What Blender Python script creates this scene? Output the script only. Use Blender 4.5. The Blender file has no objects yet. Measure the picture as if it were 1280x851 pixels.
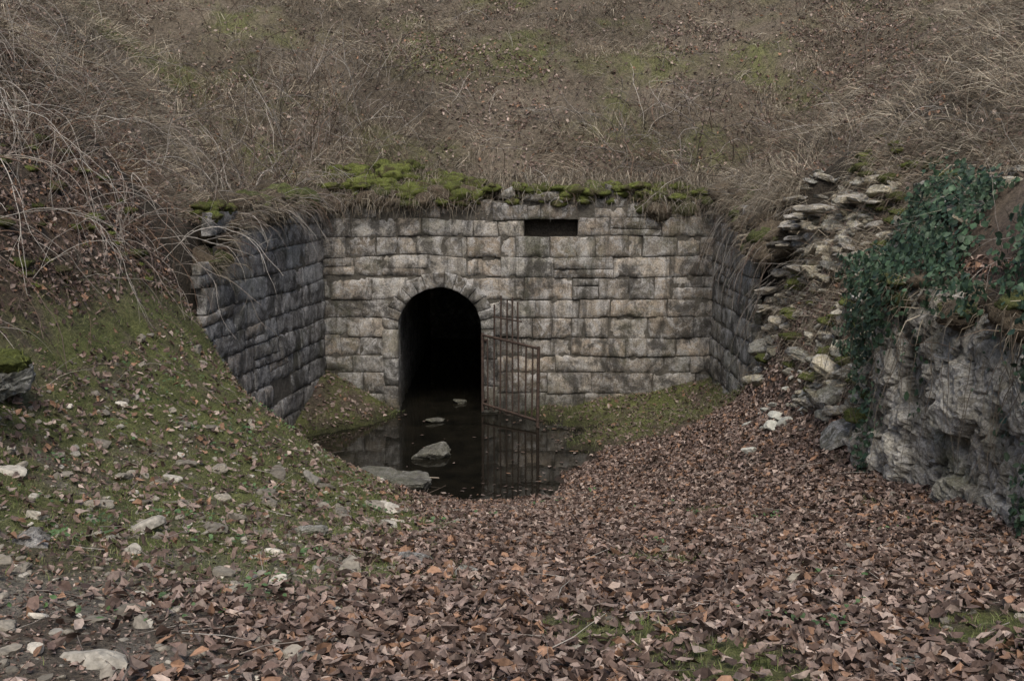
import bpy, math, random, gc as _gc
import numpy as np
rng=np.random.default_rng(11); random.seed(11)
scene=bpy.context.scene
# ------------------------------------------------------------------ noise
P2=rng.random((256,256)); P3=rng.random((64,64,64))
def vn2(x,y):
    xi=np.floor(x).astype(int); yi=np.floor(y).astype(int)
    fx=x-xi; fy=y-yi; fx=fx*fx*(3-2*fx); fy=fy*fy*(3-2*fy)
    a=P2[xi&255,yi&255]; b=P2[(xi+1)&255,yi&255]; c=P2[xi&255,(yi+1)&255]; d=P2[(xi+1)&255,(yi+1)&255]
    return (a*(1-fx)+b*fx)*(1-fy)+(c*(1-fx)+d*fx)*fy
def fbm2(x,y,o=4,g=.5):
    s=0;a=1;t=0
    for i in range(o):
        s=s+a*(vn2(x+17.3*i,y+9.1*i)*2-1); t+=a; a*=g; x=x*2.03; y=y*2.03
    return s/t
def vn3(p):
    i=np.floor(p).astype(int); f=p-i; f=f*f*(3-2*f); i=i&63; j=(i+1)&63
    r=0
    for a in (0,1):
        for b in (0,1):
            for c in (0,1):
                w=(f[:,0] if a else 1-f[:,0])*(f[:,1] if b else 1-f[:,1])*(f[:,2] if c else 1-f[:,2])
                r=r+w*P3[(j if a else i)[:,0],(j if b else i)[:,1],(j if c else i)[:,2]]
    return r
def fbm3(p,o=3,g=.5):
    s=0;a=1;t=0
    for k in range(o):
        s=s+a*(vn3(p+7.7*k)*2-1); t+=a; a*=g; p=p*2.03
    return s/t
def sstep(a,b,x):
    t=np.clip((x-a)/(b-a),0,1); return t*t*(3-2*t)
# ------------------------------------------------------------------ terrain tables
XK=np.array([-40,-12,-8,-6,-5,-4.4,-3.8,-3.3,-2.6,-2,-1.4,-.6,.3,1.2,2.2,3,3.6,4.4,6,8,12,40])
ROWS={
-60:[9,7,5.5,4.3,3.7,3.3,2.9,2.65,2.5,2.45,2.42,2.4,2.4,2.4,2.4,2.45,2.5,2.8,3.6,4.6,6,8],
 1:[9,8,6.3,4.9,4.0,3.5,2.95,2.65,2.48,2.42,2.4,2.38,2.38,2.38,2.4,2.42,2.45,2.6,3.4,4.6,6,8],
 3.5:[9,8.5,6.5,5.0,4.1,3.5,2.95,2.55,2.35,2.3,2.27,2.25,2.25,2.25,2.25,2.25,2.25,2.4,3.4,4.6,6,8],
 5:[9,9,6.6,5.1,4.1,3.5,2.9,2.45,2.2,2.1,2.05,1.98,1.95,1.97,2.0,1.97,1.95,2.1,3.4,4.8,6,8],
 7:[9,9,6.8,5.2,4.1,3.45,2.75,2.2,1.85,1.7,1.6,1.5,1.48,1.5,1.53,1.5,1.5,2.0,3.6,5,7,8],
 9:[9,9,7,5.3,4.2,3.5,2.8,2.3,1.85,1.5,1.25,1.02,.97,1.03,1.15,1.32,1.6,2.9,4.3,5.5,7,8],
 11:[9,9,7,5.3,4.25,3.55,2.75,2.2,1.6,1.15,.8,.5,.42,.55,.85,1.3,2.4,3.55,4.9,6,7.5,8],
 12.6:[9,9,7,5.3,4.25,3.6,2.5,1.65,.82,.4,.14,.04,.05,.28,.68,1.15,2.8,3.9,5.1,6.3,8,8],
 13.6:[9,9,7,5.3,4.25,3.6,2.0,1.0,.12,-.12,-.25,-.28,-.12,.2,.55,1.0,3.0,4.0,5.3,6.5,8,8],
 15:[9,9,7,5.3,4.25,3.4,.9,.05,-.18,-.25,-.3,-.3,-.2,.06,.34,.7,1.5,3.9,5.3,6.5,8,8],
 16.3:[9,9,7,5.3,4.25,3,.5,.16,-.04,-.14,-.3,-.3,-.14,.06,.26,.45,.8,3.9,5.3,6.5,8,8],
 17.6:[9,9,7,5.3,4.25,3,.9,.85,.6,.12,-.2,-.2,.04,.18,.32,.45,.7,3.9,5.3,6.5,8,8],
 30:[9,9,7,5.3,4.25,3,.9,.88,.62,.12,-.2,-.2,.04,.18,.32,.45,.7,3.9,5.3,6.5,8,8]}
gx=np.arange(-14,14.01,.1); gy=np.arange(-4,34.01,.1)
yk=sorted(ROWS); rowi=np.array([np.interp(gx,XK,ROWS[y]) for y in yk])
GI=np.array([[np.interp(y,yk,rowi[:,i]) for i in range(len(gx))] for y in gy])
def blur(G,s):
    k=int(3*s/.1); w=np.exp(-.5*(np.arange(-k,k+1)*.1/s)**2); w/=w.sum()
    G=np.pad(G,k,mode='edge')
    G=np.apply_along_axis(lambda v:np.convolve(v,w,'valid'),0,G)
    return np.apply_along_axis(lambda v:np.convolve(v,w,'valid'),1,G)
GI=blur(GI,.18)
YY,XX=np.meshgrid(gy,gx,indexing='ij')
back=np.interp(YY,[-4,17.8,22,26,32,34],[-12,3.42,6.3,8.7,10.3,10.5])
Lf=np.interp(XX,[-12,-8,-6,-5,-4.4,-3.8,-3.3,-2],[9,7,5.3,4.25,3.6,3.2,3.0,2.2])
R13=np.interp(XX,[2,3,3.6,4.4,6,8,12],[2.6,3.1,3.5,4.1,5.3,6.5,8])
R9=np.interp(XX,[2,3.2,3.5,4.0,4.6,6,8,12],[2.5,2.75,3.05,3.7,4.15,4.9,5.7,7])
wR=sstep(9,12.5,YY); Rt=R9*(1-wR)+R13*wR
k=5.0
GO=np.log(np.exp(k*back.clip(-3))+np.exp(k*Lf)+np.exp(k*Rt))/k
GO=GO-.05
GO=blur(GO,.15)
def look(G,x,y):
    fx=np.clip((x+14)/.1,0,len(gx)-1.001); fy=np.clip((y+4)/.1,0,len(gy)-1.001)
    i=fx.astype(int); j=fy.astype(int); u=fx-i; v=fy-j
    return (G[j,i]*(1-u)+G[j,i+1]*u)*(1-v)+(G[j+1,i]*(1-u)+G[j+1,i+1]*u)*v
XC=-1.13
def xwl(y): return -2.9-.18*(17.6-y)
def xwr(y): return 3.1+.03*(17.6-y)
WY=[-10,2,4.5,7,9.9]; WX=[7.5,4.5,3.85,3.35,2.95]
def xww(y): return np.interp(y,WY,WX)
def pitmask(x,y):
    dl=np.maximum(x-(xwl(y)-.22),(13.55-y)); dr=np.maximum(xwr(y)+.22-x,14.9-y); dw=np.maximum(xww(y)+.25-x,y-9.9)
    return np.minimum.reduce([dl,dr,dw,17.80-y])
def H(x,y,fine=True):
    x=np.asarray(x,float); y=np.asarray(y,float)
    m=sstep(-.07,.07,pitmask(x,y))
    z=look(GI,x,y)*m+look(GO,x,y)*(1-m)
    steep=sstep(1.8,4,np.abs(x))*.7+sstep(17.9,19,y)*.5+.25
    z=z+fbm2(x*.9+5,y*.9+3,3)*.13*np.clip(steep,0,1)+fbm2(x*3.1,y*3.1,3)*.05*np.clip(steep+.2,0,1.2)
    z=z+sstep(17.9,18.6,y)*(fbm2(x*2.1+8,y*1.6,4)*.16)+sstep(12,13,y)*fbm2(x*2.2+8,y*2.2+5,3)*.10
    z=z+sstep(3.0,3.4,x)*sstep(5.2,4.4,x)*sstep(9.6,10.4,y)*sstep(15.2,14.6,y)*fbm2(x*4.5,y*4.5+7,4)*.22
    if fine: z=z+fbm2(x*11,y*11,2)*.015
    return z
_hx=np.arange(-9,9.01,.06); _hy=np.arange(1,27,.06); _HG=H(*[a.ravel() for a in np.meshgrid(_hx,_hy)]).reshape(len(_hy),len(_hx)).tolist()
_nx=len(_hx)-2; _ny=len(_hy)-2
def h1(x,y):
    fx=min(max((x+9)/.06,0),_nx); fy=min(max((y-1)/.06,0),_ny); i=int(fx); j=int(fy); u=fx-i; v=fy-j
    a=_HG[j]; b=_HG[j+1]
    return (a[i]*(1-u)+a[i+1]*u)*(1-v)+(b[i]*(1-u)+b[i+1]*u)*v
def Nrm(x,y,e=.06):
    dx=(H(x+e,y,False)-H(x-e,y,False))/(2*e); dy=(H(x,y+e,False)-H(x,y-e,False))/(2*e)
    n=np.stack([-dx,-dy,np.ones_like(dx)],1); return n/np.linalg.norm(n,axis=1)[:,None]
# ------------------------------------------------------------------ cover masks
def blob(x,y,cx,cy,r): return np.exp(-(((x-cx)/r)**2+((y-cy)/(r*1.2))**2))
def M_leaf(x,y):
    n=fbm2(x*1.1+40,y*1.1,4); n2=fbm2(x*3+4,y*3,3)
    edge=np.interp(y,[2,4,6,8,10,12,13.5],[-1.4,-1.0,-.45,-.35,-.5,-.9,-.6])
    m=sstep(-.7,.4,x-edge+n*1.0)*sstep(17.2,14.6,y)
    m*=1-.8*np.clip(M_spots(x,y),0,1)
    m*=.45+.55*sstep(-.4,.2,n2)
    m*=1-.6*sstep(14.2,15.5,y)
    return m
def M_spots(x,y):
    n=fbm2(x*2.4+11,y*2.4+70,4)
    b=blob(x,y,.75,3.65,.28)*1.4+blob(x,y,.35,4.3,.32)*.9+blob(x,y,.85,6.2,.35)*.9+blob(x,y,2.0,4.3,.38)*.9+blob(x,y,2.8,5.3,.35)*.7+blob(x,y,1.6,9.0,.35)*.6
    return sstep(.35,.8,b+n*.6)
def inpit(x,y): return sstep(-.1,.1,pitmask(x,y))
def M_left(x,y):
    n=fbm2(x*1.4+3,y*1.4+8,4)
    return sstep(-4.1,-3.4,x)*sstep(0,-.8,x+n*.5)*sstep(4.2,5.8,y)*sstep(13.8,12.8,y)*sstep(-.7,-.1,n+.12)
def M_corner(x,y):
    return sstep(14.6,15.8,y)*sstep(17.95,17.8,y)*sstep(-.6,.0,fbm2(x*1.4+3,y*1.4+8,4)+.1)*(pitmask(x,y)>.1)
def M_moss(x,y):
    sp2=sstep(.25,.5,fbm2(x*1.6+31,y*1.6+20,3))*.5*sstep(10,7,y)*sstep(4.5,6,y)
    hill=(pitmask(x,y)<-.2)*sstep(17,18.5,y)*sstep(-.05,.4,fbm2(x*.6+50,y*.8+12,5))*.8
    return np.clip(np.maximum.reduce([M_left(x,y),M_spots(x,y),sp2,M_corner(x,y),hill]),0,1)*(np.abs(pitmask(x,y))>.09)
def M_straw(x,y):
    out=np.maximum.reduce([1-inpit(x,y),sstep(-4.6,-5.2,x),sstep(4.2,4.8,x)])
    return out*sstep(9,12,y+np.abs(x)*.3)
def M_soil(x,y):
    return sstep(-3.5,-3.9,x)*sstep(14.5,12.5,y)*sstep(-6.4,-5.2,x+fbm2(x,y,3)*.8)
# ------------------------------------------------------------------ helpers
def make_mesh(name,V,F,mat,col=None,smooth=False,parent=None):
    V=np.asarray(V,np.float32); F=np.asarray(F,np.int32); n,kk=F.shape
    me=bpy.data.meshes.new(name)
    me.vertices.add(len(V)); me.vertices.foreach_set('co',V.ravel())
    me.loops.add(n*kk); me.loops.foreach_set('vertex_index',F.ravel())
    me.polygons.add(n); me.polygons.foreach_set('loop_start',np.arange(n,dtype=np.int32)*kk)
    me.polygons.foreach_set('use_smooth',np.full(n,smooth,bool))
    me.update(calc_edges=True)
    if col is not None:
        a=me.color_attributes.new('Col','FLOAT_COLOR','POINT')
        c=np.ones((len(V),4),np.float32); c[:,:3]=col; a.data.foreach_set('color',c.ravel())
    me.materials.append(mat)
    ob=bpy.data.objects.new(name,me); scene.collection.objects.link(ob)
    if parent: ob.parent=parent
    return ob
class Batch:
    def __init__(s): s.V=[];s.F=[];s.C=[];s.n=0
    def add(s,V,F,c):
        V=np.asarray(V,np.float32); s.V.append(V); s.F.append((np.asarray(F)+s.n).astype(np.int32))
        c=np.asarray(c,np.float32)
        if c.ndim==1: c=np.tile(c,(len(V),1))
        s.C.append(c); s.n+=len(V)
    def build(s,name,mat,smooth=False,parent=None):
        V=np.concatenate(s.V);F=np.concatenate(s.F);C=np.concatenate(s.C); s.V=[];s.F=[];s.C=[];s.n=0
        ob=make_mesh(name,V,F,mat,C,smooth,parent); del V,F,C; _gc.collect(); return ob
def basemat(name,rough=.9):
    m=bpy.data.materials.new(name); m.use_nodes=True; nt=m.node_tree
    b=nt.nodes['Principled BSDF']; b.inputs['Roughness'].default_value=rough
    b.inputs['Specular IOR Level'].default_value=.25
    return m,nt,b
def noise(nt,co,scale,detail=5,rough=.6,dist=0):
    n=nt.nodes.new('ShaderNodeTexNoise'); n.inputs['Scale'].default_value=scale; n.inputs['Detail'].default_value=detail
    n.inputs['Roughness'].default_value=rough; n.inputs['Distortion'].default_value=dist
    nt.links.new(co,n.inputs['Vector']); return n.outputs['Fac']
def ramp(nt,f,stops):
    r=nt.nodes.new('ShaderNodeValToRGB'); e=r.color_ramp.elements
    while len(e)<len(stops): e.new(.5)
    for i,(p,c) in enumerate(stops):
        e[i].position=p; e[i].color=(c[0],c[1],c[2],1) if hasattr(c,'__len__') else (c,c,c,1)
    nt.links.new(f,r.inputs[0]); return r.outputs[0]
def mixc(nt,f,a,b,mode='MIX'):
    m=nt.nodes.new('ShaderNodeMix'); m.data_type='RGBA'; m.blend_type=mode
    for sock,v in ((m.inputs[0],f),(m.inputs[6],a),(m.inputs[7],b)):
        if hasattr(v,'links'): nt.links.new(v,sock)
        elif hasattr(v,'__len__'): sock.default_value=(v[0],v[1],v[2],1)
        else: sock.default_value=v
    return m.outputs[2]
def bump(nt,b,h,strength,dist):
    n=nt.nodes.new('ShaderNodeBump'); n.inputs['Strength'].default_value=strength; n.inputs['Distance'].default_value=dist
    nt.links.new(h,n.inputs['Height']); nt.links.new(n.outputs[0],b.inputs['Normal'])
def attr(nt):
    a=nt.nodes.new('ShaderNodeAttribute'); a.attribute_name='Col'; return a.outputs['Color']
def coord(nt): return nt.nodes.new('ShaderNodeTexCoord').outputs['Object']
def scaled(nt,co,s):
    m=nt.nodes.new('ShaderNodeMapping'); m.inputs['Scale'].default_value=s; nt.links.new(co,m.inputs[0]); return m.outputs[0]
# materials
def mat_ground():
    m,nt,b=basemat('ground_earth',.95); co=coord(nt)
    n1=noise(nt,co,14,8,.75); n2=noise(nt,co,55,4,.7)
    c=mixc(nt,1.0,attr(nt),ramp(nt,n1,[(.3,.5),(.7,1.5)]),'MULTIPLY')
    c=mixc(nt,.9,c,ramp(nt,n2,[(.3,.45),(.7,1.55)]),'MULTIPLY')
    nt.links.new(c,b.inputs['Base Color'])
    h=mixc(nt,.5,n1,n2); bump(nt,b,h,1.0,.06); return m
def mat_stone(name,pale=1.0,bd=.012,moss=.5,streak=True,crust=.85,lich=.75):
    m,nt,b=basemat(name,.92); co=coord(nt)
    n1=noise(nt,co,2.3,8,.76,.5); n2=noise(nt,co,9,7,.74); n3=noise(nt,co,48,5,.75); n4=noise(nt,co,6,7,.8,.8); n5=noise(nt,co,1.3,6,.7)
    c=mixc(nt,1,attr(nt),ramp(nt,n2,[(.3,.55),(.72,1.45)]),'MULTIPLY')
    c=mixc(nt,ramp(nt,n4,[(.47,0),(.57,lich)]),c,(.48*pale,.465*pale,.435*pale))
    c=mixc(nt,ramp(nt,n1,[(.49,0),(.60,crust)]),c,(.052,.048,.042))
    if streak:
        ns=noise(nt,scaled(nt,co,(4.5,4.5,.45)),1.0,6,.7,.3)
        c=mixc(nt,ramp(nt,ns,[(.51,0),(.65,.8)]),c,(.06,.055,.045))
    c=mixc(nt,ramp(nt,n5,[(.52,0),(.70,moss)]),c,(.10,.105,.045))
    c=mixc(nt,1,c,ramp(nt,n3,[(.32,.45),(.68,1.5)]),'MULTIPLY')
    sep=nt.nodes.new('ShaderNodeSeparateXYZ'); nt.links.new(co,sep.inputs[0])
    damp=nt.nodes.new('ShaderNodeMath'); damp.operation='ADD'; nt.links.new(sep.outputs[2],damp.inputs[0]); nt.links.new(n1,damp.inputs[1])
    dr=ramp(nt,damp.outputs[0],[(.45,(.36,.36,.32)),(1.0,(1,1,1))])
    c=mixc(nt,1,c,dr,'MULTIPLY')
    nt.links.new(c,b.inputs['Base Color'])
    bump(nt,b,mixc(nt,.45,n2,n3),1.0,bd); return m
def mat_attr(name,rough=.85,var=.3,sc=40):
    m,nt,b=basemat(name,rough); co=coord(nt)
    c=mixc(nt,1,attr(nt),ramp(nt,noise(nt,co,sc,3,.6),[(.3,1-var),(.7,1+var)]),'MULTIPLY')
    nt.links.new(c,b.inputs['Base Color']); return m
M_ground=mat_ground()
M_stone=mat_stone('weathered_limestone',.97,.022,.4)
M_stoneL=mat_stone('damp_limestone',.9,.022,.35)
M_rough=mat_stone('rubble_limestone',.95,.02,.5,False,.7,.6)
M_rock=mat_stone('cliff_limestone',1.0,.03,.6,True,.5,.6)
M_leafm=mat_attr('dead_leaf',.8,.25,60); M_grassm=mat_attr('dry_grass_blade',.85,.2,20)
M_twig=mat_attr('twig_bark',.9,.3,30); M_ivy=mat_attr('ivy_leaf',.5,.25,30)
M_mossm,nt,b=basemat('moss_cushion',1.0); co=coord(nt)
c=mixc(nt,1,attr(nt),ramp(nt,noise(nt,co,60,4,.7),[(.3,.4),(.7,1.6)]),'MULTIPLY'); nt.links.new(c,b.inputs['Base Color']); bump(nt,b,noise(nt,co,50,5,.8),1,.03)
M_rust,nt,b=basemat('rusty_iron',.85); co=coord(nt)
nt.links.new(ramp(nt,noise(nt,co,25,5,.7),[(.35,(.035,.025,.02)),(.6,(.085,.058,.044)),(.75,(.14,.105,.085))]),b.inputs['Base Color']); bump(nt,b,noise(nt,co,90,3),.5,.003)
M_water,nt,b=basemat('pond_water',.03); co=coord(nt)
b.inputs['IOR'].default_value=1.33; b.inputs['Specular IOR Level'].default_value=.5
nt.links.new(ramp(nt,noise(nt,co,3,4,.6),[(.3,(.005,.005,.004)),(.7,(.015,.013,.009))]),b.inputs['Base Color'])
bump(nt,b,noise(nt,co,7,2),.10,.01)
M_mortar,nt,b=basemat('wall_core',1.0); co=coord(nt)
nt.links.new(ramp(nt,noise(nt,co,12,5,.7),[(.3,(.055,.05,.04)),(.7,(.15,.135,.11))]),b.inputs['Base Color']); bump(nt,b,noise(nt,co,25,5),.8,.03)
# ------------------------------------------------------------------ ground mesh
def axis(lo,hi,st,far):
    a=np.arange(lo,hi,st); out=[];s=st;v=a[-1]
    while v<far: s*=1.25; v+=s; out.append(v)
    inn=[];s=st;v=a[0]
    while v>-far: s*=1.25; v-=s; inn.append(v)
    return np.array(inn[::-1]+list(a)+out)
ax=axis(-7,7.2,.055,160); ay=axis(2.4,24,.058,160)
AX,AY=np.meshgrid(ax,ay); x=AX.ravel(); y=AY.ravel(); z=H(x,y)
nx=len(ax); ny=len(ay)
idx=np.arange(nx*ny).reshape(ny,nx)
F=np.stack([idx[:-1,:-1],idx[:-1,1:],idx[1:,1:],idx[1:,:-1]],-1).reshape(-1,4)
cx=x[F].mean(1); cy=y[F].mean(1); zmin=z[F].min(1)
F=F[~((np.abs(cx-XC)<.95)&(cy>17.6)&(zmin<2.2))]
fn=fbm2(x*5,y*5,4)[:,None]; fl=fbm2(x*.8+9,y*.8,3)[:,None]
col=np.tile(np.array([.11,.087,.063]),(len(x),1))*(1+.35*fn)
grav=np.array([.23,.205,.165]); g=(sstep(-.35,.15,fbm2(x*2+77,y*2,4))*sstep(9,6,y)*sstep(.4,-.5,x)*sstep(-3.3,-2.6,x)*.85)[:,None]
col=col*(1-g)+grav*g
lf=M_leaf(x,y)[:,None]*.8; col=col*(1-lf)+np.array([.12,.085,.065])*lf
sw=M_straw(x,y)[:,None]; col=col*(1-sw)+(np.array([.15,.122,.088])*(1+.5*fl))*sw
so=M_soil(x,y)[:,None]; so=so*sstep(-.3,.3,fl+.1)
col=col*(1-so)+np.array([.09,.065,.045])*so
so2=(sstep(-4.0,-4.3,x)*sstep(-5.9,-5.2,x)*sstep(10,11,y)*sstep(15,14,y)*sstep(-.25,.2,fbm2(x*1.5,y*1.5+4,3)))[:,None]
col=col*(1-so2)+np.array([.17,.105,.06])*so2
so3=(sstep(3.0,3.3,x)*sstep(4.6,4.2,x)*sstep(9.5,10.3,y)*sstep(15.2,14.6,y)*sstep(-.4,.3,fl[:,0]+.2))[:,None]
col=col*(1-so3)+np.array([.20,.165,.11])*(1+.5*fn)*so3
mo=(M_moss(x,y)*sstep(-.5,.4,fbm2(x*7,y*7+5,3)+.25))[:,None]*.9
mc=np.array([.13,.142,.045])*(1+.4*fn)
col=col*(1-mo)+mc*mo
wet=(sstep(.18,.02,z)*sstep(12,12.5,y)*sstep(-3.8,-3.5,x))[:,None]; col=col*(1-.65*wet)
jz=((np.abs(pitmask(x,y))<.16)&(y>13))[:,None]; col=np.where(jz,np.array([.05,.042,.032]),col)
make_mesh('ground',np.stack([x,y,z],1),F,M_ground,np.clip(col,.004,.9),True)
# ------------------------------------------------------------------ masonry
def block(B,fr,q,proud=0,deep=.12,amp=.012,col=(.25,.25,.25),gap=.003,res=.045,jit=.009,r=.010):
    o,sd,nd=fr; q=np.array(q,float); c=q.mean(0)
    d=c-q; q=q+np.sign(d)*gap+rng.uniform(-jit,jit,(4,2))
    L=np.linalg.norm(q[1]-q[0]); h=np.linalg.norm(q[3]-q[0])
    L=max(L,.05);h=max(h,.05)
    def axs(Lx):
        n=max(2,int(Lx/res)); b=min(.3,.014/Lx)
        return np.concatenate([[0,0],np.linspace(b,1-b,n),[1,1]]),np.concatenate([[-deep,-r],np.zeros(n),[-r,-deep]])
    u,du=axs(L); v,dv=axs(h)
    U,V=np.meshgrid(u,v,indexing='ij'); D=np.minimum(du[:,None],dv[None,:])
    p=(q[0]*((1-U)*(1-V))[...,None]+q[1]*(U*(1-V))[...,None]+q[2]*(U*V)[...,None]+q[3]*((1-U)*V)[...,None]).reshape(-1,2)
    D=D.ravel(); UU=U.ravel(); VV=V.ravel()
    w=o+p[:,:1]*sd; w=np.concatenate([w,p[:,1:2]],1)
    n1=fbm3(w*4+3,3); n2=fbm3(w*14+9,3); n3=fbm3(w*9+31,3); n4=fbm3(w*9+51,2)
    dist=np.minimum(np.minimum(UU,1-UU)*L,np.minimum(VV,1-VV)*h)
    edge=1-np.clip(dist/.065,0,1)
    tilt=rng.uniform(-.018,.018)*(UU-.5)+rng.uniform(-.018,.018)*(VV-.5)
    off=proud+D+tilt+amp*(n1*1.4+n2*1.2)-edge*np.clip(n3*1.8+.02,0,1)*.06*(D>-deep*.9)
    w[:,:2]+=nd*off[:,None]; w[:,:2]+=sd*(n3*.009)[:,None]; w[:,2]+=n4*.009
    nu=len(u); nv=len(v); ii=np.arange(nu*nv).reshape(nu,nv)
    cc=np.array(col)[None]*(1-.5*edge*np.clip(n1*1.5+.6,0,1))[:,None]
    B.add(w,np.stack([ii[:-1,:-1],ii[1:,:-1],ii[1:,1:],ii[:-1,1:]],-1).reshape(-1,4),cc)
def stonecol(base=(.36,.325,.27)):
    v=rng.uniform(.5,1.25); t=rng.uniform(-.03,.09)
    return np.array(base)*v*np.array([1+t,1,1-t])
def layout(s0,s1,lo=.28,hi=.90):
    L=s1-s0
    if L<.12: return [] if L<.05 else [(s0,s1)]
    n=max(1,round(L/rng.uniform(lo+.1,hi-.15))); w=rng.uniform(.45,1.6,n); w=w/w.sum()*L
    e=s0+np.concatenate([[0],np.cumsum(w)]); return list(zip(e[:-1],e[1:]))
def wav(z,s,k=1.0): return z+k*.06*float(fbm2(np.array([s*.8+z*3]),np.array([z*7.]),2)[0])
def putblock(B,fr,q,**kw):
    q=[[a,wav(b,a)] for a,b in q]
    if rng.random()<.10 and q[2][1]-q[0][1]>.25 and q[1][0]-q[0][0]>.4:
        f=rng.uniform(.35,.65); m0=[q[0][0]*(1-f)+q[3][0]*f,q[0][1]*(1-f)+q[3][1]*f]; m1=[q[1][0]*(1-f)+q[2][0]*f,q[1][1]*(1-f)+q[2][1]*f]
        block(B,fr,[q[0],q[1],m1,m0],**kw); kw['col']=stonecol(); block(B,fr,[m0,m1,q[2],q[3]],**kw)
    else: block(B,fr,q,**kw)
def wallcore(name,fr,s0,s1,z0f,z1,st,skip,parent,off=-.03):
    o,sd,nd=fr; B=Batch(); ss=np.arange(s0,s1,st)
    for s in ss:
        for q in np.arange(z0f,z1,st):
            if skip(s+st/2,q+st/2): continue
            pts=[(s,q),(s+st,q),(s+st,q+st),(s,q+st)]
            V=[np.append(o+sd*a+nd*off,b) for a,b in pts]
            B.add(V,[[0,1,2,3]],(.05,.05,.05))
    return B.build(name,M_mortar,False,parent)
zc=1.32; RI=.65; RO=.85
def hw(z):
    if z<=zc: return RO
    d=RO**2-(z-zc)**2
    return math.sqrt(d) if d>0 else 0.
frB=(np.array([0.,17.6]),np.array([1.,0.]),np.array([0.,-1.]))
wall=bpy.data.objects.new('stone_wall_with_arch',None); scene.collection.objects.link(wall)
B=Batch(); zs=[-.35,-.02,.30,.63,.90,1.19,1.50,1.78,2.13,2.45,2.76,3.04,3.31]
holes=[(.18,1.02,2.76,3.04)]
for i in range(len(zs)-1):
    z0,z1=zs[i],zs[i+1]
    a0,a1=hw(z0),hw(z1)
    if z0<2.05: segs=[(-3.1,XC-max(a0,a1),-1),(XC+max(a0,a1),3.25,1)]
    else: segs=[(-3.1,3.25,0)]
    for (s0,s1,side) in segs:
        if i==10: parts=layout(s0,.18)+layout(1.02,s1)
        else: parts=layout(s0,s1)
        for (a,b2) in parts:
            q=[[a,z0],[b2,z0],[b2,z1],[a,z1]]
            if i==11:
                if rng.random()<.16: continue
                q[2][1]+=rng.uniform(-.09,.05); q[3][1]+=rng.uniform(-.09,.05)
            if side==-1 and abs(b2-s1)<1e-6: q[1][0]=XC-a0; q[2][0]=XC-a1
            if side==1 and abs(a-s0)<1e-6: q[0][0]=XC+a0; q[3][0]=XC+a1
            block_fn=putblock if side==0 or a>XC+1.3 or b2<XC-1.3 else block
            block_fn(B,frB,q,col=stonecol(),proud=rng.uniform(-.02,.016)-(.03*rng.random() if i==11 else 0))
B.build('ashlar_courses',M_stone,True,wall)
B=Batch()
nv=15
for k2 in range(nv):
    a0=math.pi*k2/nv; a1=math.pi*(k2+1)/nv
    pt=lambda r,a:[XC+r*math.cos(a),zc+r*math.sin(a)]
    ro=RO+.04+rng.uniform(-.02,.03)
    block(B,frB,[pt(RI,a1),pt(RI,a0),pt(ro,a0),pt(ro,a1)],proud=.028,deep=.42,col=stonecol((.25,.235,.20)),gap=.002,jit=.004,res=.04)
for sgn in (-1,1):
    zz=[-.4,.05,.42,.85,zc]
    for a,b2 in zip(zz[:-1],zz[1:]):
        xs=sorted([XC+sgn*RI,XC+sgn*(RO+.03+rng.uniform(0,.03))])
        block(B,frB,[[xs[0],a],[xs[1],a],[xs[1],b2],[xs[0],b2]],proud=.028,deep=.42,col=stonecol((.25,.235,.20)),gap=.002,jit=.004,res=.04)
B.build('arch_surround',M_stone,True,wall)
B=Batch(); s=-2.45
while s<2.0:
    L=rng.uniform(.28,.75); h=rng.uniform(.12,.28)
    if s<-.6: h*=.7
    zz=3.30+rng.uniform(-.03,.03)
    if rng.random()<(.5 if s<-.6 else .88):
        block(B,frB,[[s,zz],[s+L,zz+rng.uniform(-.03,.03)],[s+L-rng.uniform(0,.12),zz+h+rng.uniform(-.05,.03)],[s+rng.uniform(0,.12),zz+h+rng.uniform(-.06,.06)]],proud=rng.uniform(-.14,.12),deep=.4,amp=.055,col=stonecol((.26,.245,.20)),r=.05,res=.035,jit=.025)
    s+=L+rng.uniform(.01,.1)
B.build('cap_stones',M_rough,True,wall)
def skipB(s,z):
    if abs(s-XC)<RI+.1 and z<zc: return True
    if (s-XC)**2+(z-zc)**2<(RI+.1)**2: return True
    return any(a<s<b2 and c0<z<c1 for a,b2,c0,c1 in holes)
wallcore('wall_core',frB,-3.1,3.3,-.4,3.28,.07,skipB,wall)
def wing(name,A,Bp,flip,mat,courses,endfn,z1,colb):
    par=bpy.data.objects.new(name,None); scene.collection.objects.link(par)
    A=np.array(A,float); Bp=np.array(Bp,float); L=np.linalg.norm(Bp-A); sd=(Bp-A)/L; nd=np.array([-sd[1],sd[0]])*flip
    fr=(A,sd,nd); B=Batch()
    for i in range(len(courses)-1):
        e=endfn(courses[i],L)+rng.uniform(-.15,.15)
        for a,b2 in layout(.02,e,.34,.9):
            if rng.random()<.015: continue
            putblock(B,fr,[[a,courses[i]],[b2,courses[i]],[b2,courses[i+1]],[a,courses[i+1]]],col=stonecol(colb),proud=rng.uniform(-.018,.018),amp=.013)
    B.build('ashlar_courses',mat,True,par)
    wallcore('wall_core',fr,.0,L,-.4,z1,.1,lambda s,z:s>endfn(z,L)-.2,par)
    return fr
zl=[-.3,.0,.31,.60,.9,1.2,1.5,1.79,2.1,2.4,2.71,3.02,3.3]
wing('stone_wing_wall',[-2.9,17.6],[-3.70,13.15],1,M_stoneL,zl,lambda z,L:L-.33*max(0,z-1.5),3.22,(.28,.27,.25))
wing('stone_wing_wall',[3.1,17.6],[3.2,14.3],-1,M_stone,zl,lambda z,L:L-.5*max(0,z-.8),3.2,(.29,.275,.23))
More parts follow.
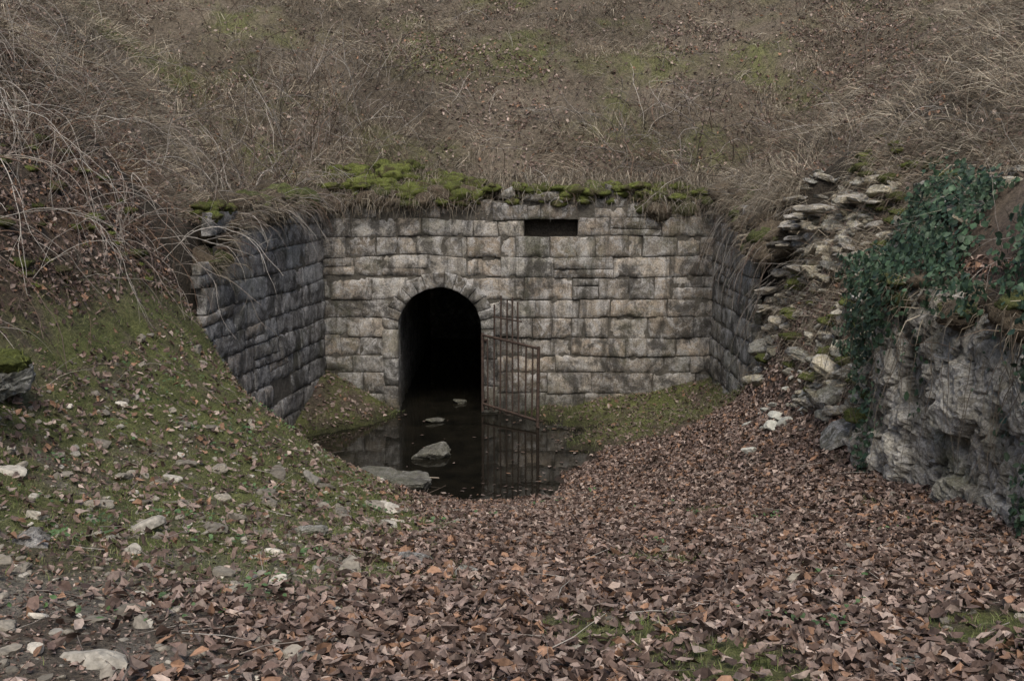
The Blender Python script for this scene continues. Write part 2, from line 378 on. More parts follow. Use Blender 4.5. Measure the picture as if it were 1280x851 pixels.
B=Batch(); prof=[(XC-.67,-.4)]+[(XC-.67,zc*t) for t in (.0,.5)]+[(XC+.67*math.cos(a),zc+.67*math.sin(a)) for a in np.linspace(math.pi,0,25)]+[(XC+.67,zc*t) for t in (.5,0)]+[(XC+.67,-.4)]
prof=np.array(prof); ysn=np.arange(17.95,25,.12)
V=np.array([(px,yy,pz) for yy in ysn for px,pz in prof]); dn=fbm3(V*6,3)*.04; V[:,0]+=dn; V[:,2]+=dn*.5
npf=len(prof); ii=np.arange(len(V)).reshape(-1,npf)
B.add(V,np.stack([ii[:-1,:-1],ii[1:,:-1],ii[1:,1:],ii[:-1,1:]],-1).reshape(-1,4),(.16,.15,.13))
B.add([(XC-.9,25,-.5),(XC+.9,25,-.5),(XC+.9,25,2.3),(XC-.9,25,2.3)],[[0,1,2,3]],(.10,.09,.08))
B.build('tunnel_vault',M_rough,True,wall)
make_mesh('pond_water',[(-3.9,12.2,0),(2.4,12.2,0),(2.4,17.7,0),(XC+.8,17.7,0),(XC+.8,25,0),(XC-.8,25,0),(XC-.8,17.7,0),(-3.9,17.7,0)],[[0,1,2,3,4,5,6,7]],M_water)
# ------------------------------------------------------------------ rocks
import bmesh
def ico(sub):
    bm=bmesh.new(); bmesh.ops.create_icosphere(bm,subdivisions=sub,radius=1); V=np.array([v.co[:] for v in bm.verts]); F=np.array([[v.index for v in f.verts] for f in bm.faces]); bm.free(); return V,F
ICO={s:ico(s) for s in (2,3,4,5)}
def rock(B,p,size,col,sub=3,flat=.6,tilt=.25,rough=.05):
    V,F=ICO[sub]; n=rng.integers(8,13); pn=rng.normal(size=(n,3)); pn/=np.linalg.norm(pn,axis=1)[:,None]
    pn=np.vstack([pn,[[0,0,1],[0,0,-1]]]); h=np.append(rng.uniform(.55,.95,n),[.6,.6])
    dt=V@pn.T; rr=np.where(dt>.05,h/np.maximum(dt,.05),9).min(1); rr=np.minimum(rr,1.25)
    W=V*rr[:,None]; W=W+V*(fbm3(V*2.5+rng.uniform(0,50,3),5,.6)*rough*2)[:,None]
    W=W*np.array([size*rng.uniform(.8,1.2),size*rng.uniform(.6,.95),size*flat])
    a=rng.uniform(0,6.28); tx,ty=rng.normal(0,tilt,2)
    Rz=np.array([[math.cos(a),-math.sin(a),0],[math.sin(a),math.cos(a),0],[0,0,1]])
    Rx=np.array([[1,0,0],[0,math.cos(tx),-math.sin(tx)],[0,math.sin(tx),math.cos(tx)]]); Ry=np.array([[math.cos(ty),0,math.sin(ty)],[0,1,0],[-math.sin(ty),0,math.cos(ty)]])
    B.add(W@(Rz@Rx@Ry).T+np.array(p),F,col)
for (px,py,pz,s,fl) in [(-1.02,14.9,.04,.28,.55),(-1.15,13.4,.06,.33,.34),(-1.72,13.75,.05,.27,.38),(-1.15,17.0,.01,.20,.25),(-.83,18.3,.0,.15,.5),(-1.42,14.0,.0,.13,.4)]:
    B=Batch(); rock(B,(px,py,pz),s,(.25,.24,.20),4,fl,.08,.10); B.build('pond_rock',M_rough,False)
B=Batch()
for t in range(1300):
    yy=rng.uniform(9.6,15.2); xx=rng.uniform(3.0,4.5)
    zz=h1(xx,yy)
    if zz<1.15+.1*max(0,11-yy) or zz>3.85: continue
    nn=fbm2(np.array([xx*1.6]),np.array([yy*1.3]),3)[0]
    if nn<-.18: continue
    s=rng.lognormal(-2.5,.5)
    b0=np.array([.42,.37,.26]) if rng.random()<.6 else np.array([.26,.25,.20])
    rock(B,(xx,yy,zz+s*.12),min(s,.26),b0*rng.uniform(.5,1.2),4 if s>.17 else 3,rng.uniform(.35,.6),.25,.09)
for z in np.arange(.6,3.6,.12):
    for t in range(11):
        yy=rng.uniform(12.7,14.9)-.12*z; xx=3.16+.03*(17.6-yy)+rng.uniform(-.06,.5)+max(0,(z-1.0))*.08*(14.9-yy)
        if z<h1(xx,yy)-.3 or z>h1(xx+.45,yy)+.25: continue
        s=rng.uniform(.07,.22); rock(B,(xx,yy,z),s,np.array([.33,.29,.215])*rng.uniform(.5,1.2),3,.4,.12,.08)
B.build('rubble_outcrop',M_rough,False)
B=Batch()
for t in range(5200):
    yy=2.8+rng.random()**1.2*9; xx=rng.uniform(-3.4,3.2)
    pr=.9 if xx<-.3 else .10
    if yy>9: pr*=.4
    if rng.random()>pr: continue
    s=min(rng.lognormal(-4.1,.65),.1)
    c=np.array([.27,.24,.19]) if rng.random()<.8 else np.array([.5,.46,.38])
    rock(B,(xx,yy,h1(xx,yy)+s*.12),s,c*rng.uniform(.45,1.1),3 if s>.04 else 2,.55,.3,.1)
B.build('scattered_stones',mat_attr('pale_pebble',.9,.35,35),False)
for (px,py,s,c,fl) in [(-3.45,6.6,.34,(.14,.14,.12),.8),(-3.5,7.4,.24,(.13,.13,.11),.7),(-2.3,5.2,.12,(.16,.15,.13),.6),(1.35,3.7,.10,(.21,.2,.17),.5),(-.55,6.0,.13,(.14,.13,.11),.5),(-.25,5.6,.09,(.2,.19,.16),.5),(-1.3,6.8,.1,(.2,.19,.15),.5)]:
    B=Batch(); rock(B,(px,py,h1(px,py)+s*.05),s,c,5,fl,.2,.13); B.build('boulder',M_rough,False)
B=Batch()
for t in range(26):
    xx=rng.normal(3.0,.3); yy=rng.normal(12.0,.5); s=rng.uniform(.04,.12); rock(B,(xx,yy,h1(xx,yy)+s*.35),s,np.array([.46,.45,.38])*rng.uniform(.7,1.1),3,.5,.3,.07)
for t in range(30):
    xx=rng.normal(3.55,.2); yy=rng.normal(12.2,.6); s=rng.uniform(.04,.12); rock(B,(xx,yy,h1(xx,yy)+s*.35),s,np.array([.55,.51,.40])*rng.uniform(.7,1.1),3,.5,.3,.07)
B.build('fallen_white_stones',mat_attr('fresh_limestone',.9,.3,20),False)
# ------------------------------------------------------------------ right retaining rock face
def worley(u,v,seed):
    iu=np.floor(u).astype(int); iv=np.floor(v).astype(int); f1=np.full(u.shape,9.);f2=f1.copy();idd=np.zeros(u.shape)
    for a in (-1,0,1):
        for b in (-1,0,1):
            cu=iu+a; cv=iv+b; r1=P2[(cu*7+seed)&255,(cv*13)&255]; r2=P2[(cu*11)&255,(cv*5+seed)&255]
            d=np.hypot(cu+.1+.8*r1-u,cv+.1+.8*r2-v); near=d<f1
            f2=np.where(near,f1,np.minimum(f2,d)); idd=np.where(near,P2[(cu*3+9)&255,(cv*17+seed)&255],idd); f1=np.where(near,d,f1)
    return f1,f2,idd
sy=np.arange(2.0,10.9,.025); sz=np.arange(.7,3.5,.025)
SY,SZ=np.meshgrid(sy,sz,indexing='ij'); u=SY.ravel(); v=SZ.ravel()
wu=u+.14*fbm2(u*2,v*2,4); wv=v+.14*fbm2(u*2+9,v*2,4)
f1,f2,idd=worley(wu/.40+wv*.25,wv/.42,21); g1,g2,ide=worley(wu/.12,wv/.18,5)
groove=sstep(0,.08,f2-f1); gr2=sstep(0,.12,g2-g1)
top=2.82+.22*fbm2(u*1.1,u*0+3,3)
off=-.06*(1-groove)+(idd-.5)*.18-.025*(1-gr2)+(ide-.5)*.07+.10*fbm2(u*1.6,v*1.2,4)+.06*fbm2(u*7,v*6,5,.7)
over=np.maximum(0,v-top); rnd=np.sqrt(np.clip(1-(np.clip((top-v),0,.25)/.25),0,1))
off=off-.10*rnd**2-over*1.0; zz=np.minimum(v,top+.06*sstep(0,.2,over)); batter=.06*(v-1.2)
X=xww(u)-off+batter+np.maximum(0,u-9.5)**1.5*1.4
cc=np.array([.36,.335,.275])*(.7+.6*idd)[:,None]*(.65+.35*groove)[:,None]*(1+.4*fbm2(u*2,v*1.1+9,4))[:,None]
ii=np.arange(len(u)).reshape(len(sy),len(sz))
B=Batch(); B.add(np.stack([X,u,zz],1),np.stack([ii[:-1,:-1],ii[1:,:-1],ii[1:,1:],ii[:-1,1:]],-1).reshape(-1,4),cc); B.build('retaining_wall',M_rock,False)
# ------------------------------------------------------------------ leaves / blades
TL=np.array([0,.3,.68,1.0]); TW=np.array([.05,.30,.25,.02])
def leaves(B,p,n,size,colr,tilt=.45,curl=.35,wide=1.0,up=.01):
    k=len(p)
    if k==0: return
    n=n+rng.normal(0,tilt,(k,3)); n/=np.linalg.norm(n,axis=1)[:,None]
    r=rng.normal(size=(k,3)); t=r-(r*n).sum(1)[:,None]*n; t/=np.linalg.norm(t,axis=1)[:,None]; b=np.cross(n,t)
    cu=rng.normal(0,curl,k); fo=rng.uniform(-.3,.7,k)*curl*2; V=np.zeros((k,12,3),np.float32)
    asym=rng.uniform(.6,1.3,(k,2))*rng.uniform(.7,1.2,(k,1)); tw=rng.normal(0,curl*.6,k); sh=rng.normal(0,.10,(k,4))
    for i in range(4):
        for j,sg in enumerate((-1,0,1)):
            w=TW[i]*sg*wide*(asym[:,0] if sg<0 else asym[:,1])+sh[:,i]*(1 if 0<i else 0)
            hz=cu*((TL[i]-.5)**2)*1.6+fo*abs(TW[i]*sg)*1.6+tw*(TL[i]-.5)*sg*TW[i]*3
            V[:,i*3+j]=t*(TL[i]-.5)*size[:,None]+b*(w*size)[:,None]+n*(hz*size)[:,None]
    V+=(p[:,None,:]+n[:,None,:]*up).astype(np.float32)
    f=[]
    for i in range(3):
        for j in range(2): f.append([i*3+j,i*3+j+1,i*3+j+4,i*3+j+3])
    F=(np.array(f,np.int32)[None]+np.arange(k,dtype=np.int32)[:,None,None]*12).reshape(-1,4)
    B.add(V.reshape(-1,3),F,np.repeat(colr,12,0))
def blades(B,p,d,length,width,droop,colr):
    k=len(p); d=d/np.linalg.norm(d,axis=1)[:,None]; r=rng.normal(size=(k,3)); s=np.cross(d,r); s/=np.linalg.norm(s,axis=1)[:,None]
    L=length[:,None]; p1=p+d*L*.5; d2=d+np.array([0,0,-1.])*droop[:,None]+rng.normal(0,.2,(k,3)); d2/=np.linalg.norm(d2,axis=1)[:,None]; p2=p1+d2*L*.5
    w=width[:,None]; V=np.stack([p-s*w,p+s*w,p1-s*w*.8,p1+s*w*.8,p2-s*w*.2,p2+s*w*.2],1).reshape(-1,3)
    F=(np.array([[0,1,3,2],[2,3,5,4]],np.int32)[None]+np.arange(k,dtype=np.int32)[:,None,None]*6).reshape(-1,4); B.add(V,F,np.repeat(colr,6,0))
LP=np.array([[.21,.15,.12],[.17,.115,.09],[.125,.085,.065],[.28,.21,.17],[.27,.16,.10],[.24,.18,.15],[.07,.048,.038],[.38,.30,.245],[.19,.145,.12],[.12,.082,.065]])
def leafcol(k,pal=LP): return pal[rng.integers(0,len(pal),k)]*rng.uniform(.6,1.35,(k,1))
def sample(n,x0,x1,y0,y1,dens):
    x=rng.uniform(x0,x1,n); y=rng.uniform(y0,y1,n); k=(rng.random(n)<dens(x,y))&(np.abs(pitmask(x,y))>.10); return x[k],y[k]
B=Batch()
def dl(x,y):
    m=M_leaf(x,y)*.97+.09*inpit(x,y)*(1-M_spots(x,y)*.7)
    return np.where((H(x,y,False)<.03)&(y>12.3)&(y<18),0.0,m)
x,y=sample(130000,-3.4,3.6,2.4,14.8,dl); k=len(x)
n=Nrm(x,y); p=np.stack([x,y,H(x,y)+rng.uniform(0,.03,k)],1)
leaves(B,p,n,rng.uniform(.03,.08,k),leafcol(k),.5,.5)
x,y=sample(45000,-3.6,1.5,2.4,8.5,lambda x,y:.75*(1-.7*M_left(x,y))*(1-M_spots(x,y))); k=len(x)   # leaf crumbs on the path
leaves(B,np.stack([x,y,H(x,y)],1),Nrm(x,y),rng.uniform(.008,.03,k),leafcol(k)*1.1,.5,.4,1.2,.003)
x,y=sample(7000,-3.2,3.2,14.5,17.8,lambda x,y:np.where(H(x,y,False)<.03,0,.5)); k=len(x)
leaves(B,np.stack([x,y,H(x,y)+.01],1),Nrm(x,y),rng.uniform(.04,.08,k),leafcol(k)*.8,.4,.4)
x,y=sample(80000,-8,9,9,26,lambda x,y:(1-inpit(x,y))*(.12+1.0*sstep(-.1,.5,fbm2(x*.6+3,y*.6,4)+.22*(x>2.5)))+.8*sstep(-3.6,-4,x)*(y<14)+.45*sstep(3.2,3.6,x)*(y<14.8)*(y>9.9)*(pitmask(x,y)>0)); k=len(x)
leaves(B,np.stack([x,y,H(x,y)+rng.uniform(0,.05,k)],1),Nrm(x,y),rng.uniform(.04,.085,k),leafcol(k)*1.05,.6,.5)
x,y=sample(16000,-6,-3,4,13.5,lambda x,y:.08+.7*sstep(-3.5,-4.0,x)); k=len(x)
leaves(B,np.stack([x,y,H(x,y)+rng.uniform(0,.04,k)],1),Nrm(x,y),rng.uniform(.035,.07,k),leafcol(k)*.8,.6,.5)
x,y=sample(900,-3.5,1.4,12.6,17.4,lambda x,y:np.where(H(x,y,False)<-.02,.10+.9*(H(x,y,False)>-.13),0)); k=len(x)
leaves(B,np.stack([x,y,np.full(k,.004)],1),np.tile([0,0,1.],(k,1)),rng.uniform(.04,.08,k),leafcol(k)*.6,.05,.1)
B.build('leaf_litter',M_leafm)
GP=np.array([[.36,.305,.22],[.28,.24,.175],[.21,.18,.135],[.46,.405,.31],[.13,.11,.08],[.26,.20,.145]])
def gc(k,a=.65,b=1.15): return GP[rng.integers(0,6,k)]*rng.uniform(a,b,(k,1))
B=Batch()
def dg(x,y): return (M_straw(x,y))*(.2+.95*sstep(-.35,.3,fbm2(x*.9+70,y*.9,5)))*(1-.5*M_moss(x,y))
x,y=sample(240000,-9,10,9.5,26,dg); k=len(x); n=Nrm(x,y)
tuft=sstep(.0,.35,fbm2(x*2.0,y*2.0+30,3)); nearw=sstep(21,18,y)
dn=np.stack([n[:,0],n[:,1],np.zeros(k)],1)
flow=np.stack([fbm2(x*1.2+90,y*1.2,2),fbm2(x*1.2,y*1.2+44,2),np.zeros(k)],1)*2.0
d=n*rng.uniform(.15,1.0,(k,1))+dn*.9+flow+rng.normal(0,.4,(k,3))
blades(B,np.stack([x,y,H(x,y)-.01],1),d,rng.uniform(.08,.26,k)*(1+1.1*tuft+.7*nearw),rng.uniform(.0018,.0045,k),rng.uniform(.3,1.3,k),gc(k)*(.66+.7*tuft)[:,None])
x,y=sample(9000,-3.2,3.2,14.2,17.6,lambda x,y:M_corner(x,y)*(H(x,y,False)>.04)*.8); k=len(x)
blades(B,np.stack([x,y,H(x,y)-.01],1),Nrm(x,y)+rng.normal(0,.6,(k,3)),rng.uniform(.05,.18,k),rng.uniform(.0015,.003,k),rng.uniform(.3,1.2,k),gc(k,.4,.9))
# ------------------------------------------------------------------ turf lumps hanging over wall edges
T=Batch()
def lump(Bt,p,s,fl,c,sub=3,c2=None):
    V,F=ICO[sub]; q=rng.uniform(0,50,3)
    W=V*(1+.55*fbm3(V*1.6+q,4)+.12*fbm3(V*8+q,3))[:,None]*np.array([s*1.25,s,s*fl])
    if c2 is not None:
        m=sstep(-.35,.15,fbm3(W*9+q,3))[:,None]; c=np.array(c)*m+np.array(c2)*(1-m)
    Bt.add(W+np.array(p),F,c)
def turfcol(): return np.array([.12,.095,.065])*rng.uniform(.6,1.2) if rng.random()<.7 else np.array([.10,.11,.04])*rng.uniform(.6,1.2)
for t in range(210):
    xx=rng.uniform(-3.0,3.2); cap=-.6<xx<1.9
    if cap and rng.random()<.6: continue
    dz=-.14*rng.random() if (xx>1.9 or xx<-2.3) else 0
    lump(T,(xx,17.70+rng.uniform(-.12,.25)+(.3 if cap else 0),3.34+dz+rng.uniform(-.08,.1)+(.1 if cap else 0)),rng.uniform(.07,.2),rng.uniform(.5,.9),turfcol())
for t in range(120):
    yy=rng.uniform(13.6,17.8); lim=3.3-max(0,(14.6-yy))*.8
    lump(T,(xwl(yy)-.10+rng.uniform(-.25,.08),yy,lim+rng.uniform(-.14,.14)),rng.uniform(.08,.22),rng.uniform(.5,.9),turfcol())
for t in range(110):
    yy=rng.uniform(14.6,17.8); lim=3.3-max(0,(16.2-yy))*.35
    lump(T,(xwr(yy)+.14+rng.uniform(-.06,.25),yy,lim+rng.uniform(-.12,.15)),rng.uniform(.08,.22),rng.uniform(.6,1),turfcol())
for t in range(100):
    yy=rng.uniform(4.0,10.3); xx=xww(yy)+rng.uniform(.12,.4)+max(0,yy-9.5)*.8; lump(T,(xx,yy,2.88+rng.uniform(-.1,.1)),rng.uniform(.06,.15),rng.uniform(.5,.9),turfcol())
tV=np.concatenate(T.V); T.build('turf_overhang',M_ground,True)
sel=rng.integers(0,len(tV),21000); sel=sel[(tV[sel,1]>11)|(rng.random(21000)<.35)]; k=len(sel)
outd=np.where((tV[sel,1]>17.3)[:,None],[0,-1,.1],np.where((tV[sel,0]<0)[:,None],[1,-.1,.1],[-1,-.2,.1]))
blades(B,tV[sel],outd+rng.normal(0,.45,(k,3)),rng.uniform(.1,.42,k),rng.uniform(.0018,.004,k),rng.uniform(.6,2.4,k),gc(k,.5,1.1))
def fringe(n,xs,ys,out,lmin,lmax):
    d=np.tile(np.array(out,float),(n,1))+rng.normal(0,.35,(n,3))
    blades(B,np.stack([xs,ys,H(xs,ys)],1),d,rng.uniform(lmin,lmax,n),rng.uniform(.002,.005,n),rng.uniform(.8,2.2,n),gc(n,.5,1.1))
kk=6200; xs=rng.uniform(-3,3.2,kk); fringe(kk,xs,17.93+rng.uniform(-.03,.35,kk),(0,-1,.3),.2,.55)
kk=4000; ys=rng.uniform(14.6,17.9,kk); fringe(kk,xwr(ys)+.34+rng.uniform(-.02,.4,kk),ys,(-1,-.3,.2),.25,.7)
kk=6500; ys=rng.uniform(9.8,14.8,kk); xs=rng.uniform(3.2,4.9,kk); fringe(kk,xs,ys,(-1,-.2,.3),.12,.4)
B.build('dry_grass',M_grassm)
B=Batch(); GG=np.array([[.14,.17,.055],[.10,.135,.042],[.18,.20,.075],[.22,.21,.11]])
x,y=sample(180000,-3.9,3.4,2.5,17.7,lambda x,y:M_moss(x,y)*.9*(H(x,y,False)>.02)+.01*(y<12)); k=len(x); n=Nrm(x,y)
d=n+np.array([0,0,.6])+rng.normal(0,.5,(k,3))
blades(B,np.stack([x,y,H(x,y)-.005],1),d,rng.uniform(.015,.055,k),rng.uniform(.0012,.0028,k),rng.uniform(.1,.8,k),GG[rng.integers(0,4,k)]*rng.uniform(.6,1.2,(k,1)))
x,y=sample(70000,-7,8,15,25,lambda x,y:M_moss(x,y)*.75+.04*(1-inpit(x,y))); k=len(x); n=Nrm(x,y)
d=n+np.array([0,0,.4])+rng.normal(0,.5,(k,3))
blades(B,np.stack([x,y,H(x,y)-.005],1),d,rng.uniform(.04,.12,k),rng.uniform(.002,.004,k),rng.uniform(.3,1,k),GG[rng.integers(0,4,k)]*rng.uniform(.6,1.1,(k,1)))
B.build('green_grass',M_grassm)
# ------------------------------------------------------------------ moss cushions
B=Batch()
def mossball(p,s,fl=.55,sub=4,br=1.0): lump(B,p,s,fl,np.array([.115,.13,.034])*rng.uniform(.6,1.25)*br,sub,np.array([.08,.07,.035])*rng.uniform(.7,1.3))
for t in range(56):
    xx=min(max(rng.normal(-1.75,.55),-2.8),-.4); yo=rng.uniform(-.06,.6); e=1-abs(xx+1.75)/1.3; mossball((xx,17.62+yo,3.34+yo*.68+rng.uniform(-.08,.15)*max(e,.2)),rng.uniform(.05,.2),rng.uniform(.6,.9),4,1.1)
for t in range(210):
    xx=rng.uniform(-2.9,3.0); mossball((xx,17.56+rng.uniform(0,.35),3.37+rng.uniform(-.10,.18)),rng.uniform(.03,.12),.6,3,1.1)
for t in range(40):
    yy=rng.uniform(13.6,17.5); mossball((xwl(yy)-.10+rng.uniform(-.15,.1),yy,3.32+rng.uniform(-.08,.1)),rng.uniform(.04,.12),.6,3)
for t in range(120):
    yy=rng.uniform(9.8,14.4); xx=rng.uniform(3.1,4.5); s=rng.uniform(.03,.15); mossball((xx,yy,h1(xx,yy)+.03),s,.45,3,1.15)
for t in range(14): mossball((-3.45+rng.normal(0,.16),6.6+rng.normal(0,.16),h1(-3.45,6.6)+.2),rng.uniform(.07,.14),.5)
for t in range(60):
    yy=rng.uniform(8,13); xx=rng.uniform(-5,-3.8); mossball((xx,yy,h1(xx,yy)),rng.uniform(.04,.12),.4,3)
mV=np.concatenate(B.V); mC=np.concatenate(B.C)
B.build('moss_cushions',M_mossm,True)
B=Batch(); sel=rng.integers(0,len(mV),70000); k=len(sel)
blades(B,mV[sel],np.array([0,-.2,.8])+rng.normal(0,.8,(k,3)),rng.uniform(.015,.05,k),rng.uniform(.0015,.003,k),rng.uniform(0,.5,k),mC[sel]*rng.uniform(.7,1.8,(k,1)))
B.build('moss_fronds',M_grassm)
# ------------------------------------------------------------------ twigs, brambles
def tube(B,pts,r0,r1,col,ns=4):
    pts=np.array(pts); n=len(pts); T=np.gradient(pts,axis=0); T/=np.linalg.norm(T,axis=1)[:,None]+1e-9
    a=np.cross(T,[.3,.2,.93]); a/=np.linalg.norm(a,axis=1)[:,None]+1e-9; b=np.cross(T,a); r=np.linspace(r0,r1,n)[:,None]
    V=np.concatenate([pts+r*(math.cos(t)*a+math.sin(t)*b) for t in np.arange(ns)*2*math.pi/ns])
    F=[]
    for j in range(ns):
        j2=(j+1)%ns
        for i in range(n-1): F.append([j*n+i,j*n+i+1,j2*n+i+1,j2*n+i])
    B.add(V,F,col)
def cane(B,p,d,L,r,col,grav=.10,wob=.10,follow=True,fork=0):
    p=np.array(p,float); d=np.array(d,float); d/=np.linalg.norm(d); st=.09; n=max(3,int(L/st)); P=[p.copy()]
    for i in range(n):
        d=d+np.array([0,0,-grav])+rng.normal(0,wob,3); d/=np.linalg.norm(d); p=p+d*st
        if follow:
            zz=h1(p[0],p[1])+.03
            if p[2]<zz: p[2]=min(zz,p[2]+.12); d[2]=abs(d[2])*.3
        P.append(p.copy())
        if fork>0 and rng.random()<.15: cane(B,p,d+rng.normal(0,.5,3),L*rng.uniform(.25,.5),r*.6,col,grav,wob,follow,fork-1)
    tube(B,P,r,r*.35,col)
TP=np.array([[.36,.32,.27],[.28,.24,.20],[.16,.12,.095],[.46,.42,.36],[.18,.12,.085]])
def tc(): return TP[rng.integers(0,5)]*rng.uniform(.6,1.15)
def pm(xx,yy): return pitmask(np.array([xx]),np.array([yy]))[0]
B=Batch()
for t in range(330):
    yy=rng.uniform(7.5,14.5); xx=rng.uniform(-6.8,-4.0); cane(B,(xx,yy,h1(xx,yy)),(rng.uniform(.1,1),rng.uniform(-.8,.3),rng.uniform(.2,1.1)),rng.uniform(.5,2.1),rng.uniform(.003,.0065),tc(),.11,.13,True,2)
B.build('bramble_thicket',M_twig)
B=Batch()
for t in range(340):
    xx=rng.normal(-3.3,.8); yy=rng.uniform(15.0,20.8)
    if pm(xx,yy)>-.1: continue
    cane(B,(xx,yy,h1(xx,yy)),(rng.uniform(-.8,.9),rng.uniform(-.9,.2),rng.uniform(.5,1.6)),rng.uniform(.5,1.6),rng.uniform(.004,.009),tc()*rng.choice([.5,1.1]),.04,.16,True,2)
B.build('dead_shrub',M_twig)
B=Batch()
for t in range(320):
    xx=rng.normal(2.9,.95); yy=rng.uniform(15.3,20)
    if pm(xx,yy)>-.1: continue
    cane(B,(xx,yy,h1(xx,yy)),(rng.uniform(-1,.3),rng.uniform(-.9,.2),rng.uniform(.3,1.2)),rng.uniform(.4,1.4),rng.uniform(.003,.008),tc()*rng.choice([.5,1.1]),.07,.16,True,2)
B.build('dead_shrub',M_twig)
B=Batch()
for t in range(620):
    xx=rng.uniform(-6,7); yy=17.95+rng.random()**1.4*7; cane(B,(xx,yy,h1(xx,yy)),(rng.uniform(-.9,.9),rng.uniform(-1,.1),rng.uniform(.1,.8)),rng.uniform(.3,1.1),rng.uniform(.003,.0065),tc()*rng.choice([.5,1.0]),.12,.14,True,1)
B.build('hillside_twigs',M_twig)
B=Batch()
for t in range(240):
    xx=rng.uniform(3.4,6.6); yy=rng.uniform(8,15); cane(B,(xx,yy,h1(xx,yy)),(rng.uniform(-1,.2),rng.uniform(-.9,.3),rng.uniform(.2,1)),rng.uniform(.3,1.2),rng.uniform(.002,.0045),tc()*.85,.11,.13,True,1)
B.build('bramble_thicket',M_twig)
B=Batch()
for t in range(90):
    yy=rng.uniform(13.8,17.6); cane(B,(xwr(yy)-.0,yy,rng.uniform(2.6,3.5)-max(0,15.8-yy)*.3),(-.3,rng.uniform(-.3,.3),-.2),rng.uniform(.3,1.1),rng.uniform(.0025,.005),tc()*.8,.25,.1,False,0)
for t in range(80):
    xx=rng.uniform(-3,3.1); cane(B,(xx,17.5,rng.uniform(3.25,3.5)),(rng.uniform(-.3,.3),-.4,.1),rng.uniform(.2,.6),rng.uniform(.0025,.004),tc()*.8,.3,.1,False,0)
for t in range(90):
    yy=rng.uniform(13.6,17.5); cane(B,(xwl(yy)+.02,yy,rng.uniform(3.2,3.45)-max(0,14.6-yy)*.5),(.5,rng.uniform(-.4,.3),.3),rng.uniform(.2,.9),rng.uniform(.0025,.005),tc()*.9,.25,.12,False,1)
B.build('hanging_roots',M_twig)
B=Batch()
for t in range(620):
    xx=rng.uniform(-3.4,3.3); yy=rng.uniform(2.6,12.5); a=rng.uniform(0,6.28)
    cane(B,(xx,yy,h1(xx,yy)+.03),(math.cos(a),math.sin(a),.1),rng.uniform(.06,.35),rng.uniform(.0012,.0032),tc()*.8,.05,.12,True,0)
tube(B,[(-2.45,14.2,.03),(-2.0,14.1,.05),(-1.5,13.8,.04),(-.9,13.6,.06)],.014,.008,(.30,.25,.19))
B.build('fallen_twigs',M_twig)
# ------------------------------------------------------------------ ivy
IP=np.array([[.035,.062,.034],[.05,.085,.045],[.025,.046,.028],[.07,.10,.06]])
B=Batch(); S=Batch()
x=rng.uniform(3.1,5.4,38000); y=rng.uniform(4.8,11.8,38000)
m=(fbm2(x*1.3+5,y*1.3+2,4)+.25*(1-np.abs(y-7.4)/2.4)>-.0)&((pitmask(x,y)<.02)|((y>9.9)&(x>3.4)))&(x<xww(y)+1.7+.4*fbm2(x*2,y*2,2)); x=x[m];y=y[m];k=len(x); n=Nrm(x,y)
bul=rng.uniform(0,.25,k)*sstep(-.1,.5,fbm2(x*3,y*3,2)+.2)
p=np.stack([x,y,H(x,y)],1)+n*bul[:,None]+np.array([-.15,0,0])*rng.random((k,1))
leaves(B,p,n+np.array([-.6,-.4,0]),rng.uniform(.03,.07,k),IP[rng.integers(0,4,k)]*rng.uniform(.6,1.6,(k,1)),.4,.2,1.5,.02)
k0=26000; yy=rng.uniform(3,10.3,k0); zz=rng.uniform(1.2,3.15,k0)
den=sstep(-.1,.4,fbm2(yy*1.5+9,zz*.8+3,4)+(zz-2.35)*.6)
kp=rng.random(k0)<den; yy=yy[kp];zz=zz[kp];k=len(yy)
xx=xww(yy)-.06-rng.uniform(0,.16,k)*(.4+sstep(2.3,3.0,zz))+np.maximum(0,yy-9.5)**1.5*1.4
leaves(B,np.stack([xx,yy,zz],1),np.tile([-.9,-.2,.3],(k,1)),rng.uniform(.03,.062,k),IP[rng.integers(0,4,k)]*rng.uniform(.6,1.6,(k,1)),.35,.2,1.5,.01)
for t in range(90):
    y0=rng.uniform(3,10.2); cane(S,(xww(y0)-.1,y0,rng.uniform(2.3,3.0)),(-.05,rng.uniform(-.2,.2),-1),rng.uniform(.3,1.2),rng.uniform(.002,.0045),(.12,.10,.075),.1,.15,False,1)
B.build('ivy_foliage',M_ivy); S.build('ivy_stems',M_twig)
B=Batch()
for t in range(90):
    xx=rng.uniform(-3.3,-1.0) if rng.random()<.6 else rng.uniform(-5,3); yy=rng.uniform(4,12.5); k=rng.integers(5,16)
    p=np.array([xx,yy,0])+np.concatenate([rng.normal(0,.06,(k,2)),np.zeros((k,1))],1); p[:,2]=H(p[:,0],p[:,1])+rng.uniform(.01,.05,k)
    leaves(B,p,np.tile([0,-.2,1.],(k,1)),rng.uniform(.015,.035,k),np.tile(np.array([.07,.12,.045])*rng.uniform(.7,1.3),(k,1)),.4,.2,1.6)
B.build('low_herbs',M_ivy)
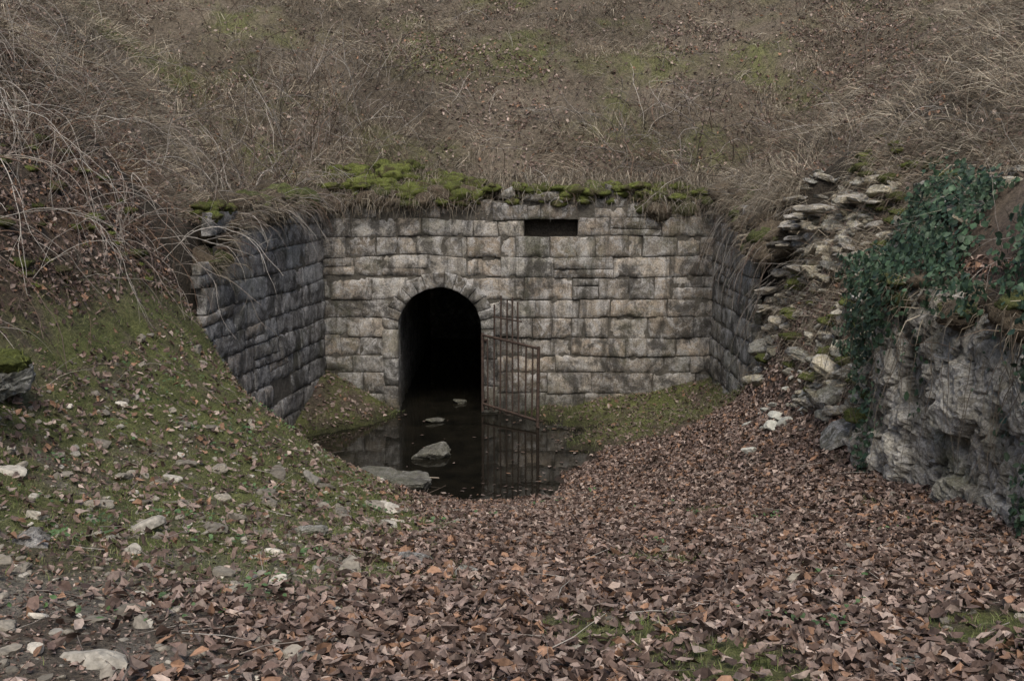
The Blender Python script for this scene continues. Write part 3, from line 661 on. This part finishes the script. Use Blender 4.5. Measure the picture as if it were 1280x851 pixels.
# ------------------------------------------------------------------ iron gate
gate=bpy.data.objects.new('iron_gate',None); scene.collection.objects.link(gate)
h0=np.array([-.46,17.48]); h1_=np.array([.38,16.55]); dd=h1_-h0
def gp(t,z): q=h0+dd*t; return (q[0],q[1],z)
B=Batch()
def bar(t0,z0,t1,z1,r): tube(B,[gp(t0,z0),gp((t0+t1)/2,(z0+z1)/2),gp(t1,z1)],r,r,(.1,.07,.05),8)
bar(0,.04,0,1.28,.024); bar(1,-.02,1.015,1.22,.026)
for t0,z0,t1,z1 in [(0,1.25,1.01,1.19),(0,.16,1,.10)]: bar(t0,z0,t1,z1,.020)
for i,t in enumerate(np.linspace(.1,.9,8)):
    top=[1.2,1.75,1.9,1.86,1.9,1.84,1.2,1.2][i]
    bar(t,.08,t+rng.uniform(-.025,.025),top,.0135)
bar(.2,1.56,.72,1.55,.011)
B.build('gate_leaf_bars',M_rust,True,gate)
B=Batch()
for z in (.2,1.15): tube(B,[(-.46,17.48,z),(-.42,17.55,z),(-.38,17.64,z)],.024,.024,(.1,.07,.05),8)
B.build('hinges',M_rust,True,gate)
# ------------------------------------------------------------------ world, sun, camera
w=bpy.data.worlds.new('World'); scene.world=w; w.use_nodes=True; nt=w.node_tree
sky=nt.nodes.new('ShaderNodeTexSky'); sky.sky_type='NISHITA'; sky.sun_disc=False
sky.sun_elevation=math.radians(55); sky.sun_rotation=math.radians(180); sky.dust_density=4; sky.air_density=1
nt.links.new(sky.outputs[0],nt.nodes['Background'].inputs[0]); nt.nodes['Background'].inputs[1].default_value=.15
sl=bpy.data.lights.new('sun','SUN'); sl.energy=1.8; sl.angle=math.radians(28); sl.color=(1,.98,.95)
so=bpy.data.objects.new('sun',sl); scene.collection.objects.link(so); so.rotation_euler=(math.radians(35),0,math.radians(0))
cd=bpy.data.cameras.new('camera'); cd.lens=40; cd.sensor_width=36; cd.clip_end=1000
co=bpy.data.objects.new('camera',cd); scene.collection.objects.link(co); co.location=(0,0,3.93); co.rotation_euler=(math.radians(81),0,0)
scene.camera=co
scene.view_settings.view_transform='Standard'; scene.view_settings.look='None'; scene.view_settings.exposure=0
